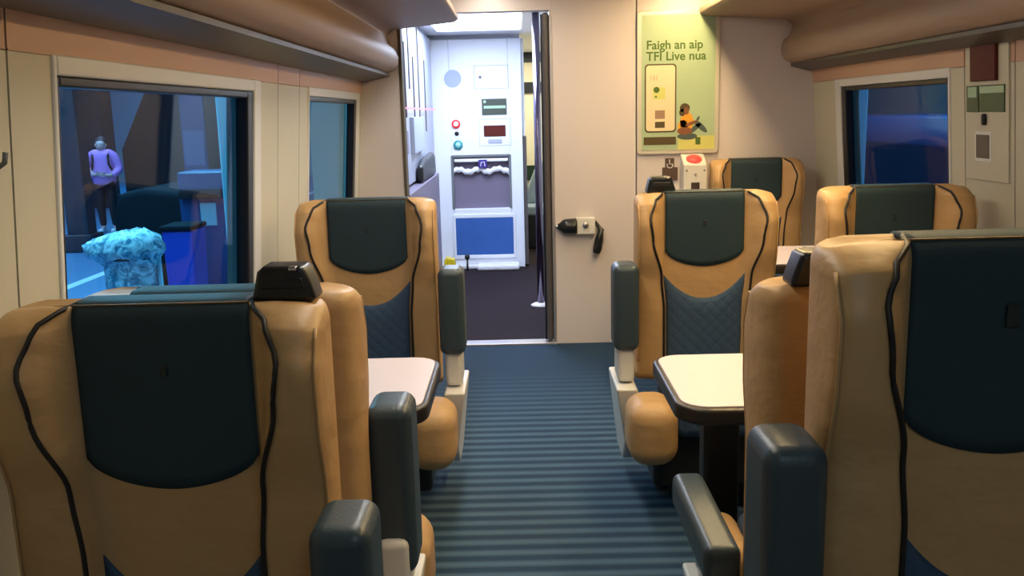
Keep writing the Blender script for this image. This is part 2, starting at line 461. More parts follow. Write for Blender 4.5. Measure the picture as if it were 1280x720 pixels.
# vestibule shell
struct(box('wall_vestibule_left', -0.86, -0.80, YB + 0.09, 8.72, 0, 2.2, 'vestgrey'))
struct(box('wall_vestibule_right', 0.75, 0.82, YB + 0.09, 11.6, 0, 2.2, 'cream'))
struct(box('ceiling', -0.9, 0.9, YB + 0.09, 11.6, 2.14, 2.2, 'vest'))
struct(box('wall_vestibule_end', -0.80, 0.04, 8.72, 8.80, 0, 2.2, 'vest'))
struct(box('wall_vestibule_end', 0.34, 0.80, 8.72, 8.80, 0, 2.2, 'vest'))
struct(box('wall_far', -0.9, 0.9, 11.3, 11.36, 0, 2.2, 'cream'))
struct(box('wall_far_left', -0.5, -0.44, 8.80, 11.3, 0, 2.2, 'cream'))
t = empty('ceiling_light', (-0.3, 7.2, 2.14), label='cool white light panel in the vestibule ceiling', cat='ceiling light')
box('diffuser', -0.35, 0.35, -0.8, 0.8, -0.02, -0.006, 'lampc', t); box('housing', -0.37, 0.37, -0.82, 0.82, -0.008, 0, 'whitepl', t)
# dark bands on the far cream wall, seen through the gap
struct(box('trim_4', -0.3, 0.6, 11.27, 11.3, 1.66, 1.79, 'gasket'))
struct(box('trim_5', -0.3, 0.6, 11.27, 11.3, 2.02, 2.14, 'gasket'))
struct(box('trim_6', -0.3, 0.6, 11.27, 11.3, 0.62, 0.80, 'dkgreen'))

# ------------------------------------------------------------------ seats
TOPZ = 1.12
WX = [(0, .165), (.03, .195), (.09, .215), (.17, .205), (.32, .168), (.45, .158), (.8, .155)]
WD = [(0, .03), (.05, .062), (.11, .085), (.20, .078), (.34, .045), (.8, .035)]
YC = -0.10


def back_loop(h, W0):
    wx, wd = interp(WX, h), interp(WD, h); yw = YC - wd; wi = min(.158, wx - .012); Wd = W0
    half = [(0, 0), (Wd * .5, 0.002), (Wd - .045, 0), (Wd - .022, -.006), (Wd - .008, -.022), (Wd, -.05), (Wd + .002, (yw - .05) / 2), (Wd, yw + .032), (Wd - .004, yw + .014), (Wd - .012, yw + .004),
            (Wd - .026, yw - .002), ((Wd + wx) / 2 - .008, yw - .006), (wx + .012, yw - .002), (wx, yw + .003), (wx - (wx - wi) * .45, yw + wd * .35), (wi, YC), (wi * .75, YC - .001), (wi * .45, YC - .002), (wi * .2, YC - .002)]
    front = [(0, YC - .002)]
    return half + front + [(-x, y) for (x, y) in half[:0:-1]]


def top_shape(x, y, z, top, W0):
    """round the top edge and shoulders; z may exceed the start of the crown"""
    R = .034
    k = (z - (top - R)) / R
    if k > 0:
        a = math.asin(min(1, k)); g = 1 - math.cos(a)
        y = -.055 + (y + .055) * (1 - .55 * g); x = x * (1 - .045 * g)
    e = max(0, (abs(x) - (W0 - .075)) / .075); wgt = math.exp(-(top - z) / .09)
    return (x, y, z - .015 * e * e * wgt)


def back_mesh(top, z0=.40, W0=.265):
    bm = bmesh.new(); zs = []
    z = z0
    while z < top - .036: zs.append(z); z += .022
    zs += [top - .034 + .034 * math.sin(a) for a in (0, .25, .5, .75, 1.0, 1.25, 1.5)]
    rings = []
    for z in zs:
        rings.append([bm.verts.new(top_shape(x, y, z, top, W0)) for (x, y) in back_loop(top - z, W0)])
    n = len(rings[0])
    for A, B in zip(rings, rings[1:]):
        for i in range(n): bm.faces.new((A[i], A[(i + 1) % n], B[(i + 1) % n], B[i]))
    # crown: strips across from rear to front
    T = rings[-1]
    hn = n // 2
    for i in range(0, hn):
        a, b = T[i], T[i + 1]; c, d = T[(n - i - 1) % n], T[(n - i) % n]
        if i == 0: bm.faces.new((a, b, c))
        elif i == hn - 1: bm.faces.new((a, b, d))
        else: bm.faces.new((a, b, c, d))
    bm.faces.new(rings[0])
    return bm


def bib_mesh(top, drop=.285, hw=.150, th=.007):
    prof = []  # (y, z) path, rear to front, at the centre line
    R = .034
    for z in (top - .09, top - .06): prof.append((.0, z))
    arc = [0, .3, .6, .9, 1.2, 1.45]
    for a in arc:
        g = 1 - math.cos(a); prof.append((-.055 + .055 * (1 - .55 * g), top - R + R * math.sin(a)))
    for yy in (-.045, -.065): prof.append((yy, top))
    for a in arc[::-1]:
        g = 1 - math.cos(a); prof.append((-.055 - .047 * (1 - .55 * g), top - R + R * math.sin(a)))
    bm = bmesh.new(); cols = []
    NX = 26
    for i in range(NX + 1):
        x = -hw + 2 * hw * i / NX; e = abs(x) / hw
        zb = top - drop + .072 * (1 - math.sqrt(max(0, 1 - (e * .985) ** 2.0))) ** 0.9
        col = list(prof)
        for k in range(1, 13): col.append((YC - .002, (top - R) + (zb - (top - R)) * k / 12))
        cols.append([(x, y, z) for (y, z) in col])
    def off(c, j):
        a = Vector(c[max(0, j - 1)]); b = Vector(c[min(len(c) - 1, j + 1)]); t = (b - a).normalized()
        return Vector((0, -t.z, t.y)) * -1
    outer = [[bm.verts.new(Vector(c[j]) - Vector((0, -(off(c, j).y), -(off(c, j).z))) * 0 + (-off(c, j)) * 0 + nrm(c, j) * th) for j in range(len(c))] for c in cols]
    inner = [[bm.verts.new(Vector(c[j]) - nrm(c, j) * .004) for j in range(len(c))] for c in cols]
    m, k = len(cols), len(cols[0])
    for i in range(m - 1):
        for j in range(k - 1):
            bm.faces.new((outer[i][j], outer[i + 1][j], outer[i + 1][j + 1], outer[i][j + 1]))
            bm.faces.new((inner[i][j], inner[i][j + 1], inner[i + 1][j + 1], inner[i + 1][j]))
    for i in range(m - 1):
        for j in (0, k - 1): bm.faces.new((outer[i][j], outer[i + 1][j], inner[i + 1][j], inner[i][j]))
    for j in range(k - 1):
        for i in (0, m - 1): bm.faces.new((outer[i][j], outer[i][j + 1], inner[i][j + 1], inner[i][j]))
    return bm


def nrm(c, j):
    a = Vector(c[max(0, j - 1)]); b = Vector(c[min(len(c) - 1, j + 1)]); t = (b - a)
    if t.length < 1e-9: return Vector((0, -1, 0))
    t.normalize()
    n = Vector((0, -t.z, t.y))   # path goes rear -> top -> front; outward is to the left of travel
    return n if True else -n


def rbox_bm(x0, x1, y0, y1, z0, z1):
    bm = bmesh.new(); bx(bm, x0, x1, y0, y1, z0, z1); return bm


def handle_mesh(cx, y0, y1, z, k=.80):
    bm = bmesh.new()
    prism(bm, [(cx - .058, z - .004), (cx + .058, z - .004), (cx + .050, z + .030 * k), (cx + .040, z + .066 * k), (cx + .030, z + .074 * k), (cx - .034, z + .074 * k), (cx - .046, z + .062 * k), (cx - .052, z + .030 * k)], y0, y1)
    return bm


def seat(label, loc, rz=0, top=TOPZ, arm=1, arm_mode='up', arm_y=-.28, handle=None, cushion=True, grp='tan seats facing the camera', W0=.265, hw=.150, drop=.285, low=0, ax=.262, atop=.245, az0=.55, bo=.345, emb=1.0):
    t = empty('passenger_seat', loc, rz, label, 'seat', grp)
    obj('backrest', back_mesh(top, W0=W0), 'leather', t, smooth=True)
    b = obj('headrest_cover', bib_mesh(top, drop, hw), 'slate', t, smooth=True)
    e = box('emblem', -.006 * emb, .006 * emb, YC - .012, YC - .008, top - .118 - .010 * emb, top - .118 + .010 * emb, 'emb', b, bevel=.002)
    for s in (-1, 1):
        pts = [(s * .150, -.058, top + .001), (s * .156, -.075, top - .002)]
        for k in range(40):
            h = .006 + (top - .46) * k / 39
            wx, wd = interp(WX, h), interp(WD, h)
            x, y, z = top_shape(wx + .002, YC - wd, top - h, top, W0)
            pts.append((s * x, y - .002, z))
        bm = bmesh.new(); tube(bm, pts, .0046, 8); obj('piping', bm, 'pipe', t, smooth=True)
    # outer seam down each wing edge
    for s in (-1, 1):
        pts = []
        for k in range(30):
            h = .03 + (top - .5) * k / 29; wd = interp(WD, h)
            x, y, z = top_shape(W0 - .006, YC - wd + .006, top - h, top, W0); pts.append((s * x, y, z))
        bm = bmesh.new(); tube(bm, pts, .0030, 6); obj('seam', bm, 'leather', t, smooth=True)
    # lumbar panel below the beige U
    bm = bmesh.new(); g = []
    for i in range(25):
        q = -1 + 2 * i / 24; colm = []
        for j in range(15):
            zt = top - .44 - low + .095 * abs(q) ** 2.2; z = .43 + (zt - .43) * j / 14
            w = min(.158, interp(WX, top - z) - .012)
            colm.append(bm.verts.new((q * w, YC - .004 - .010 * (1 - q ** 4) * min(1, (14 - j) / 2), z)))
        g.append(colm)
    for i in range(24):
        for j in range(14): bm.faces.new((g[i][j], g[i + 1][j], g[i + 1][j + 1], g[i][j + 1]))
    o = obj('lumbar_panel', bm, 'quilt', t, smooth=True); sd = o.modifiers.new('solid', 'SOLIDIFY'); sd.thickness = .008
    if cushion:
        c = obj('cushion', rbox_bm(-.18, .18, -.56, -.09, .30, .455), 'quilt', t, bevel=.04, bseg=5)
        for s in (-1, 1):
            xa, xb = (.17, bo if s == arm else .26)
            yb = -.36 if s == arm else -.10
            obj('side_bolster', rbox_bm(min(s * xa, s * xb), max(s * xa, s * xb), -.60, yb, .205, .435), 'leather', t, bevel=.070, bseg=6)
        obj('seat_base', rbox_bm(-.25, .25, -.50, -.02, .10, .31), 'darkmet', t, bevel=.02)
        obj('pedestal', rbox_bm(-.16, .16, -.40, -.08, 0.0, .12), 'darkmet', t, bevel=.01)
    if arm:
        s = arm; xa, xb = sorted((s * ax, s * (ax + .088)))
        bm = bmesh.new()
        pr = [(-.34, .42), (-.02, .42), (-.02, .10), (-.20, .10), (-.30, .20)]
        prism(bm, pr, xa + (0 if s < 0 else .01), xb - (.0 if s > 0 else .01), axis='x')
        for v in bm.verts:
            if v.co.z < .3: v.co.x -= s * .035
        obj('side_frame', bm, 'whitepl', t, bevel=.008)
        if arm_mode == 'up':
            obj('armrest_pivot', rbox_bm(xa + .012, xb - .012, arm_y + .01, arm_y + .15, .425, .56), 'whitepl', t, bevel=.018)
            obj('armrest', rbox_bm(xa - .004, xb + .004, arm_y - .01, arm_y + .13, az0, top - atop), 'armpad', t, bevel=.028, bseg=5)
        else:
            obj('armrest_pivot', rbox_bm(xa + .012, xb - .012, -.22, -.08, .40, .50), 'whitepl', t, bevel=.018)
            obj('armrest', rbox_bm(xa + .004, xb - .008, -.53, -.12, .475, .56), 'armpad', t, bevel=.02, bseg=5)
    if handle is not None:
        hx, hy = handle
        h = obj('grab_handle', handle_mesh(hx, hy - .035, hy + .035, top - .002), 'black', t, bevel=.010)
        bm = bmesh.new(); prism(bm, [(hx - .040, top + .018), (hx + .040, top + .018), (hx + .034, top + .038), (hx - .036, top + .038)], hy - .0385, hy - .030)
        obj('ledge', bm, 'darkmet', h, bevel=.004)
        box('catch', hx + .012, hx + .026, hy - .040, hy - .020, top + .050, top + .057, 'chrome', h, bevel=.002)
    return t


XA_L, XA_R, XW = -.582, .708, 1.445
YA = 3.60
seat('tan and slate seat in the left foreground, its dark headrest nearest the left window', (-.628, 1.66, 0), arm=1, arm_y=-.38, handle=(.212, -.045), hw=.154, W0=.285, drop=.338, low=.12, ax=.302, atop=.293)
seat('tan seat turned away behind the left foreground seat, tall slate armrest beside it', (XA_L, 1.672, 0), PI, arm=-1, arm_y=-.255, grp='tan seats turned away', ax=.258, atop=.270, az0=.47, top=1.115)
seat('large tan and slate seat in the right foreground, tallest in view', (.740, 1.465, 0), top=1.230, arm=-1, arm_y=-.20, hw=.153, W0=.288, drop=.338, low=.12, ax=.300, atop=.285, emb=1.8)
seat('tan seat turned away behind the right foreground seat, armrest lowered', (.700, 1.60, 0), PI, arm=1, arm_mode='down', handle=(.165, -.035), grp='tan seats turned away', bo=.26)
seat('tan and slate seat left of the aisle, just before the doorway', (XA_L, YA, 0), arm=1, arm_y=-.28, ax=.280, low=-.03)
seat('tan and slate seat right of the aisle, cream table before it', (XA_R, YA, 0), arm=-1, arm_y=-.28, handle=(-.160, -.035), ax=.275, low=-.03)
seat('tan and slate seat beside the right window, before the green sign', (XW, YA + .04, 0), arm=0, W0=.285)
seat('smallest tan and slate seat, backed onto the end wall under the right rack', (1.412, YB - .03, 0), arm=0, top=1.13, W0=.268)


# ------------------------------------------------------------------ tables
def table(label, x_aisle, x_wall, y0, y1, zt, legx):
    s = 1 if x_wall > x_aisle else -1
    t = empty('bay_table', (0, 0, 0), 0, label, 'table', 'cream bay tables')
    def outline(e, rr):
        xa = x_aisle - s * e; pts = []
        pts.append((x_wall, y0 - e))
        for (cx, cy, a0) in ((xa + s * rr, y0 - e + rr, -90), (xa + s * rr, y1 + e - rr, 180)):
            for k in range(9):
                a = math.radians(a0 - 90 * k / 8)
                pts.append((cx + s * rr * math.cos(a), cy + rr * math.sin(a)))
        pts.append((x_wall, y1 + e))
        return pts
    bm = bmesh.new(); prism(bm, outline(0, .07), zt - .016, zt, axis='z'); obj('table_top', bm, 'tabletop', t, bevel=.002)
    bm = bmesh.new(); prism(bm, outline(.016, .085), zt - .048, zt - .004, axis='z'); obj('edge_band', bm, 'tabledge', t, bevel=.010)
    ym = (y0 + y1) / 2
    box('leg', legx - .05, legx + .05, ym - .04, ym + .04, .012, zt - .046, 'darkmet', t, bevel=.015)
    box('leg_foot', legx - .09, legx + .09, ym - .12, ym + .12, 0, .02, 'darkmet', t, bevel=.006)
    xa, xb = sorted((x_wall, x_wall - s * .05)); box('wall_bracket', xa, xb, ym - .15, ym + .15, zt - .15, zt - .046, 'darkmet', t, bevel=.01)
    return t


table('cream table with dark rounded edge, left of the aisle', -.262, -.985, 2.235, 2.74, .70, -.50)
table('cream table with dark rounded edge, right of the aisle', .402, 1.80, 2.20, 2.70, .70, .545)
table('small visible corner of cream table between the right-hand seats', .64, 1.80, 4.30, 4.86, .70, .85)

# ------------------------------------------------------------------ bulkhead fittings
yb = YB - .001
# poster
p = empty('wall_poster', (0.965, yb, 0)); tag(p, 'green framed travel app poster on the end wall', 'poster')
bm = bmesh.new(); prism(bm, rounded_rect(-.245, .245, 1.165, 2.0, .025), -.016, 0); obj('poster_frame', bm, mat('silver_poster_frame', (0.66, 0.62, 0.52), 0.3, metal=0.2), p, bevel=.005)
M_['pgreen'] = mat('poster_green', (0.40, 0.52, 0.33), 0.4, noise=0.12, nscale=2.5)
M_['pcream'] = mat('poster_cream', (0.78, 0.66, 0.42), 0.4); M_['pdark'] = mat('poster_dark_brown', (0.09, 0.06, 0.02), 0.4)
M_['ptext'] = mat('poster_text_green', (0.07, 0.14, 0.02), 0.5); M_['pyel'] = mat('poster_yellow_green', (0.62, 0.62, 0.18), 0.5)
M_['porange'] = mat('poster_orange', (0.80, 0.36, 0.03), 0.5); M_['pskin'] = mat('poster_skin', (0.22, 0.08, 0.03), 0.5)
M_['pjean'] = mat('poster_jeans', (0.07, 0.10, 0.09), 0.5); M_['ptaupe'] = mat('poster_taupe', (0.36, 0.22, 0.14), 0.5); M_['ppink'] = mat('poster_print', (0.62, 0.46, 0.30), 0.5)
box('poster_sheet', -.218, .218, -.0185, -.015, 1.19, 1.975, 'pgreen', p)
bm = bmesh.new(); bx(bm, -.0, .218, -.0195, -.0184, 1.19, 1.27); obj('lower_band', bm, 'pyel', p)
bm = bmesh.new(); prism(bm, rounded_rect(-.200, -.012, 1.295, 1.695, .022), -.0205, -.0184); o1 = obj('phone_picture', bm, 'pdark', p)
bm = bmesh.new(); prism(bm, rounded_rect(-.192, -.020, 1.303, 1.687, .018), -.0215, -.0204); obj('screen', bm, 'pcream', o1)
bm = bmesh.new(); bx(bm, -.150, -.078, -.0222, -.0214, 1.49, 1.56); obj('green_tile', bm, 'pyel', o1)
bm = bmesh.new(); lathe(bm, [(.018, -.0229), (.018, -.0221)], -.130, 1.545, 16, 'y'); bx(bm, -.139, -.128, -.0229, -.0221, 1.50, 1.51); obj('round_mark', bm, 'ptext', o1)
bm = bmesh.new(); bx(bm, -.138, -.080, -.0222, -.0214, 1.375, 1.425); obj('picture_block', bm, 'ptaupe', o1)
bm = bmesh.new(); bx(bm, -.138, -.080, -.0222, -.0214, 1.322, 1.358); obj('dark_block', bm, 'pdark', o1)
bm = bmesh.new()
for k, (a, b) in enumerate(((-.168, -.162), (-.150, -.140), (-.132, -.125))): bx(bm, a, b, -.0222, -.0214, 1.60, 1.63)
obj('small_print', bm, 'ppink', o1)
bm = bmesh.new(); bx(bm, -.206, -.012, -.0205, -.0184, 1.222, 1.268); obj('dark_caption_bar', bm, 'pdark', p)
bm = bmesh.new(); bx(bm, .105, .135, -.0205, -.0194, 1.218, 1.262); obj('small_emblem', bm, 'ptext', p)
text('lettering', 'TFI Live nua', (-.192, -.0187, 1.715), .072, 'ptext', p)
text('lettering', 'Faigh an aip', (-.192, -.0187, 1.780), .072, 'ptext', p)
# seated figure printed on the poster (generic)
fig = bmesh.new()
def disc(bm, cx, cz, rx, rz, y0=-.0200, y1=-.0184, n=18, rot=0):
    pts = []
    for k in range(n):
        a = 2 * PI * k / n; x, z = rx * math.cos(a), rz * math.sin(a)
        pts.append((cx + x * math.cos(rot) - z * math.sin(rot), cz + x * math.sin(rot) + z * math.cos(rot)))
    prism(bm, pts, y0, y1)
bm = bmesh.new(); disc(bm, .052, 1.355, .040, .055); disc(bm, .028, 1.325, .03, .04); pf = obj('printed_figure', bm, 'porange', p)
bm = bmesh.new(); disc(bm, .040, 1.435, .030, .028, -.0206, -.0198); disc(bm, .024, 1.41, .018, .022, -.0206, -.0198); obj('hair', bm, 'pdark', pf)
bm = bmesh.new(); disc(bm, .048, 1.418, .016, .022, -.0212, -.0204); disc(bm, .080, 1.345, .040, .010, -.0212, -.0204, rot=.35); disc(bm, .04, 1.30, .045, .022, -.0212, -.0204); obj('face_and_arms', bm, 'pskin', pf)
bm = bmesh.new(); disc(bm, .135, 1.325, .052, .016, -.0206, -.0198, rot=-.75); disc(bm, .055, 1.268, .060, .020, -.0206, -.0198); disc(bm, .10, 1.315, .045, .014, -.0206, -.0198, rot=.7)
disc(bm, .118, 1.37, .007, .018, -.0206, -.0198, rot=-.5); obj('legs', bm, 'pjean', pf)

# wheelchair sign
w = empty('wheelchair_sign', (.925, yb, 0)); tag(w, 'small brown sign with white wheelchair symbol below the poster', 'sign')
box('sign_plate', -.050, .044, -.005, 0, 1.005, 1.085, 'brown', w, bevel=.002)
box('sign_plate', -.033, .022, -.006, 0, 1.085, 1.140, 'brown', w, bevel=.002)
bm = bmesh.new()
pts = [(-.005 + .017 * math.cos(a), -.007, 1.098 + .017 * math.sin(a)) for a in [math.radians(150 + k * 20) for k in range(13)]]
tube(bm, pts, .0028, 6); tube(bm, [(-.008, -.007, 1.132), (-.007, -.007, 1.105), (.008, -.007, 1.104), (.014, -.007, 1.088)], .003, 6)
obj('wheelchair_symbol', bm, 'whitepl', w, smooth=True)

# call point with red button
c = empty('call_point', (1.052, yb, 0)); tag(c, 'white wall box with a large lit red button on top, beside the poster', 'call point')
bm = bmesh.new(); prism(bm, [(0, .80), (0, 1.165), (-.020, 1.160), (-.130, 1.105), (-.130, .80)], -.070, .070, axis='x'); obj('housing', bm, 'whitepl', c, bevel=.008)
ang = math.atan2(.06, .06)
bm = bmesh.new(); lathe(bm, [(.047, 0), (.047, .008), (.038, .016), (.012, .019)], 0, 0, 28)
bt = obj('red_button', bm, 'redlit', c, smooth=True); bt.location = (0, -.075, 1.130); bt.rotation_euler = (math.radians(26.5), 0, 0)
bm = bmesh.new()
for sx in (-.052, .052): lathe(bm, [(.006, -.133), (.006, -.129)], sx, 1.07, 12, 'y')
obj('screw', bm, 'greypl', c)
bm = bmesh.new(); lathe(bm, [(.009, -.134), (.009, -.129)], 0, 1.045, 16, 'y'); obj('keyhole', bm, 'alu', c)
box('dark_socket', -.026, .026, -.133, -.125, .93, 1.0, 'socket', c, bevel=.004)

# coat hook / latch on the partition
h = empty('door_catch', (.40, YB, 0)); tag(h, 'white door catch with black knob and hanging black strap on the partition', 'door catch')
box('body', -.052, .062, -.055, 0, .695, .795, 'whitepl', h, bevel=.006)
bm = bmesh.new(); lathe(bm, [(.018, -.066), (.018, -.054)], .004, .752, 18, 'y'); lathe(bm, [(.005, -.070), (.005, -.064)], .004, .757, 12, 'y'); obj('dial', bm, 'alu', h, smooth=True)
bm = bmesh.new(); lathe(bm, [(.047, -.048), (.050, -.062), (.048, -.105), (.044, -.130), (.024, -.152), (.018, -.165)], -.030, .742, 20, 'x'); obj('knob', bm, 'black', h, smooth=True)
bm = bmesh.new(); lathe(bm, [(.014, -.160), (.013, -.176), (.006, -.180)], -.030, .742, 14, 'x'); obj('knob_tip', bm, 'chrome', h, smooth=True)
bm = bmesh.new(); tube(bm, [(.062, -.03, .77), (.080, -.035, .745), (.098, -.035, .72), (.088, -.035, .66), (.076, -.035, .60), (.070, -.035, .575)], [.010, .012, .020, .026, .027, .022], 12); obj('strap', bm, 'black', h, smooth=True)

# ------------------------------------------------------------------ right wall fittings (on the control panel between x 1205 and 1260)
def wallpt(y0, y1, z0, z1, d0=-.004, d1=.006):   # boxes standing off the right wall
    bm = bmesh.new(); bx(bm, XR + d0 - .0, XR + d1, y0, y1, z0, z1, 0, leanR); return bm
cp = empty('wall_control_panel', (0, 0, 0)); tag(cp, 'cream upright panel on the right wall with slot and key socket', 'wall panel')
obj('panel', wallpt(3.39, 3.71, 1.13, 2.0, -.008, .004), 'wall', cp, bevel=.003)
obj('slot', wallpt(3.525, 3.625, 1.215, 1.305, -.012, -.006), 'slot', cp, bevel=.003)
obj('slot_frame', wallpt(3.513, 3.637, 1.203, 1.317, -.0095, -.006), 'frame', cp, bevel=.002)
bm = wallpt(3.545, 3.570, 1.340, 1.384, -.022, -.006); obj('key_socket', bm, 'black', cp, bevel=.008)
rd = obj('red_notice_display', wallpt(3.460, 3.650, 1.505, 1.645, -.022, -.007), 'reddisp', bevel=.004); tag(rd, 'dark red display panel high on the right wall, above green signs', 'display')
gs = empty('green_sign'); tag(gs, 'wide dark green sign with pale lettering on right wall', 'sign', 'green wall signs')
obj('sign_plate', wallpt(3.412, 3.590, 1.390, 1.490, -.013, -.007), 'signgr', gs, bevel=.001)
obj('pale_strip', wallpt(3.412, 3.590, 1.460, 1.485, -.0145, -.0125), 'signlt', gs)
gs = empty('green_sign'); tag(gs, 'narrow green sign with a pale running mark, left of the wide green sign', 'sign', 'green wall signs')
obj('sign_plate', wallpt(3.602, 3.695, 1.390, 1.490, -.013, -.007), 'signgr', gs, bevel=.001)
obj('pale_mark', wallpt(3.612, 3.680, 1.445, 1.485, -.0145, -.0125), 'signlt', gs)
bp_ = empty('blank_cover'); 
bpy.data.objects.remove(bp_)

# ------------------------------------------------------------------ vestibule things
yc = 8.60
cb = empty('vestibule_cabinet', (.045, yc, 0)); tag(cb, 'bright white vestibule cabinet with buttons, display and bin opening', 'cabinet')
bm = bmesh.new()
# carcass with the bin opening left open
X0, X1 = -.84, .0
OX0, OX1, OZ0, OZ1 = -.655, -.115, .56, 1.055
bx(bm, X0, OX0, 0, .11, 0, 2.1); bx(bm, OX1, X1, 0, .11, 0, 2.1); bx(bm, OX0, OX1, 0, .11, OZ1, 2.1); bx(bm, OX0, OX1, 0, .11, 0, OZ0); bx(bm, OX0, OX1, .09, .11, OZ0, OZ1)
obj('carcass', bm, 'vest', cb, bevel=.006)
box('opening_back', OX0, OX1, .07, .088, OZ0, OZ1, 'mauve', cb)
fr = bmesh.new()
for (a, b, c_, d) in ((OX0 - .01, OX0 + .014, OZ0, OZ1), (OX1 - .014, OX1 + .01, OZ0, OZ1), (OX0, OX1, OZ1 - .018, OZ1 + .006)): bx(fr, a, b, -.006, .05, c_, d)
obj('opening_frame', fr, 'greypl', cb, bevel=.003)
box('flap_rail', OX0 + .02, OX1 - .02, -.002, .03, OZ1 - .06, OZ1 - .03, 'paper', cb, bevel=.008)
# wavy liner
bm = bmesh.new(); lo, hi, lo2, hi2 = [], [], [], []
for k in range(33):
    x = OX0 + .015 + (OX1 - OX0 - .03) * k / 32; wv = .012 * math.sin(k * .55) + .006 * math.sin(k * 1.7)
    top_, bot_ = OZ1 - .115 + wv, OZ1 - .165 + wv * 1.3 + .004 * math.sin(k * 2.1); y_ = .02 + .008 * math.sin(k * .9)
    lo.append(bm.verts.new((x, y_, bot_))); hi.append(bm.verts.new((x, y_, top_))); lo2.append(bm.verts.new((x, y_ + .02, bot_))); hi2.append(bm.verts.new((x, y_ + .02, top_)))
for k in range(32):
    for A, B in ((lo, hi), (hi, hi2), (hi2, lo2), (lo2, lo)): bm.faces.new((A[k], A[k + 1], B[k + 1], B[k]))
ln = obj('bin_liner', bm, 'paper', cb, smooth=True, label='crumpled white liner edge in the opening')
box('purple_sticker', -.41, -.33, -.004, .05, OZ1 - .115, OZ1 - .04, 'purple', cb, bevel=.002)
bm = bmesh.new(); tube(bm, [(-.39, -.006, OZ1 - .10), (-.385, -.006, OZ1 - .065), (-.355, -.006, OZ1 - .062), (-.35, -.006, OZ1 - .10)], .004, 6); obj('sticker_mark', bm, 'paper', cb)
box('lower_panel', -.64, -.10, -.010, .004, .125, .475, 'binblue', cb, bevel=.004, label='blue lower panel')
fr = bmesh.new()
for (a, b, c_, d) in ((-.665, -.64, .09, .51), (-.10, -.075, .09, .51), (-.64, -.10, .475, .51), (-.64, -.10, .09, .125)): bx(fr, a, b, -.014, .0, c_, d)
obj('lower_panel_frame', fr, 'vest', cb, bevel=.004)
bm = bmesh.new(); lathe(bm, [(.078, -.008), (.078, .0)], -.62, 1.755, 28, 'y'); obj('speaker_grille', bm, 'grille', cb)
fr = bmesh.new()
for (a, b, c_, d) in ((-.425, -.419, 1.655, 1.865), (-.118, -.112, 1.655, 1.865), (-.425, -.112, 1.86, 1.865), (-.425, -.112, 1.655, 1.66)): bx(fr, a, b, -.004, .002, c_, d)
obj('hatch_outline', fr, 'vestgrey', cb)
bm = bmesh.new(); lathe(bm, [(.014, -.007), (.014, .0)], -.37, 1.76, 16, 'y'); obj('hatch_lock', bm, 'greypl', cb)
sgn = box('notice_sign', -.362, -.135, -.006, 0, 1.42, 1.565, 'signdk', cb, label='olive sign with pale lettering')
bm = bmesh.new(); bx(bm, -.345, -.145, -.0078, -.0058, 1.478, 1.503); disc(bm, -.335, 1.54, .012, .014, -.0078, -.0058); obj('pale_strip', bm, 'signlt', sgn)
def cyl_y(name, x, z, rr, y0, m, par, ring=None):
    bm = bmesh.new(); lathe(bm, [(rr, 0.0), (rr, y0 * .7), (rr * .7, y0)], x, z, 22, 'y'); return obj(name, bm, m, par, smooth=True)
rb = cyl_y('red_button', -.605, 1.345, .040, -.02, 'red', cb); cyl_y('button_centre', -.605, 1.345, .025, -.026, 'paper', rb)
cyl_y('black_socket', -.600, 1.258, .020, -.012, 'black', cb)
tb = cyl_y('teal_button', -.592, 1.155, .043, -.02, 'teal', cb); cyl_y('button_centre', -.592, 1.155, .024, -.028, mat('pale_teal', (.4, .7, .7), .3), tb)
cyl_y('indicator_light', -.475, 1.475, .014, -.01, 'pinkled', cb)
fr = bmesh.new()
for (a, b, c_, d) in ((-.395, -.391, 1.14, 1.385), (-.104, -.100, 1.14, 1.385), (-.395, -.1, 1.381, 1.385), (-.395, -.1, 1.14, 1.144)): bx(fr, a, b, -.003, .002, c_, d)
obj('display_outline', fr, 'vestgrey', cb)
box('red_display', -.350, -.150, -.008, 0, 1.225, 1.325, 'reddisp', cb, bevel=.003, label='dark red display window')
box('card_slot', -.312, -.185, -.008, 0, 1.165, 1.200, 'vestgrey', cb, bevel=.002)
box('edge_strip', -.012, .004, -.012, .10, 0, 2.1, 'vest', cb, bevel=.003)
struct(box('trim_7', .050, .085, 8.62, 8.80, 0.02, 1.22, 'doorgrey', bevel=.006))
struct(box('trim_8', .050, .075, 8.66, 8.80, 1.22, 2.1, 'vest', bevel=.004))

# chrome grab pole
gp = empty('grab_pole', (.150, 6.80, 0)); tag(gp, 'dark chrome grab pole rising from a white floor flange in the doorway', 'grab pole')
bm = bmesh.new(); tube(bm, [(0, 0, 0), (0, 0, 2.14)], .026, 16); obj('pole', bm, mat('dark_chrome', (0.22, 0.19, 0.26), 0.18, metal=1), gp, smooth=True)
bm = bmesh.new(); lathe(bm, [(.075, 0), (.075, .008), (.05, .02), (.03, .024)], 0, 0, 28); obj('floor_flange', bm, 'paper', gp, smooth=True)

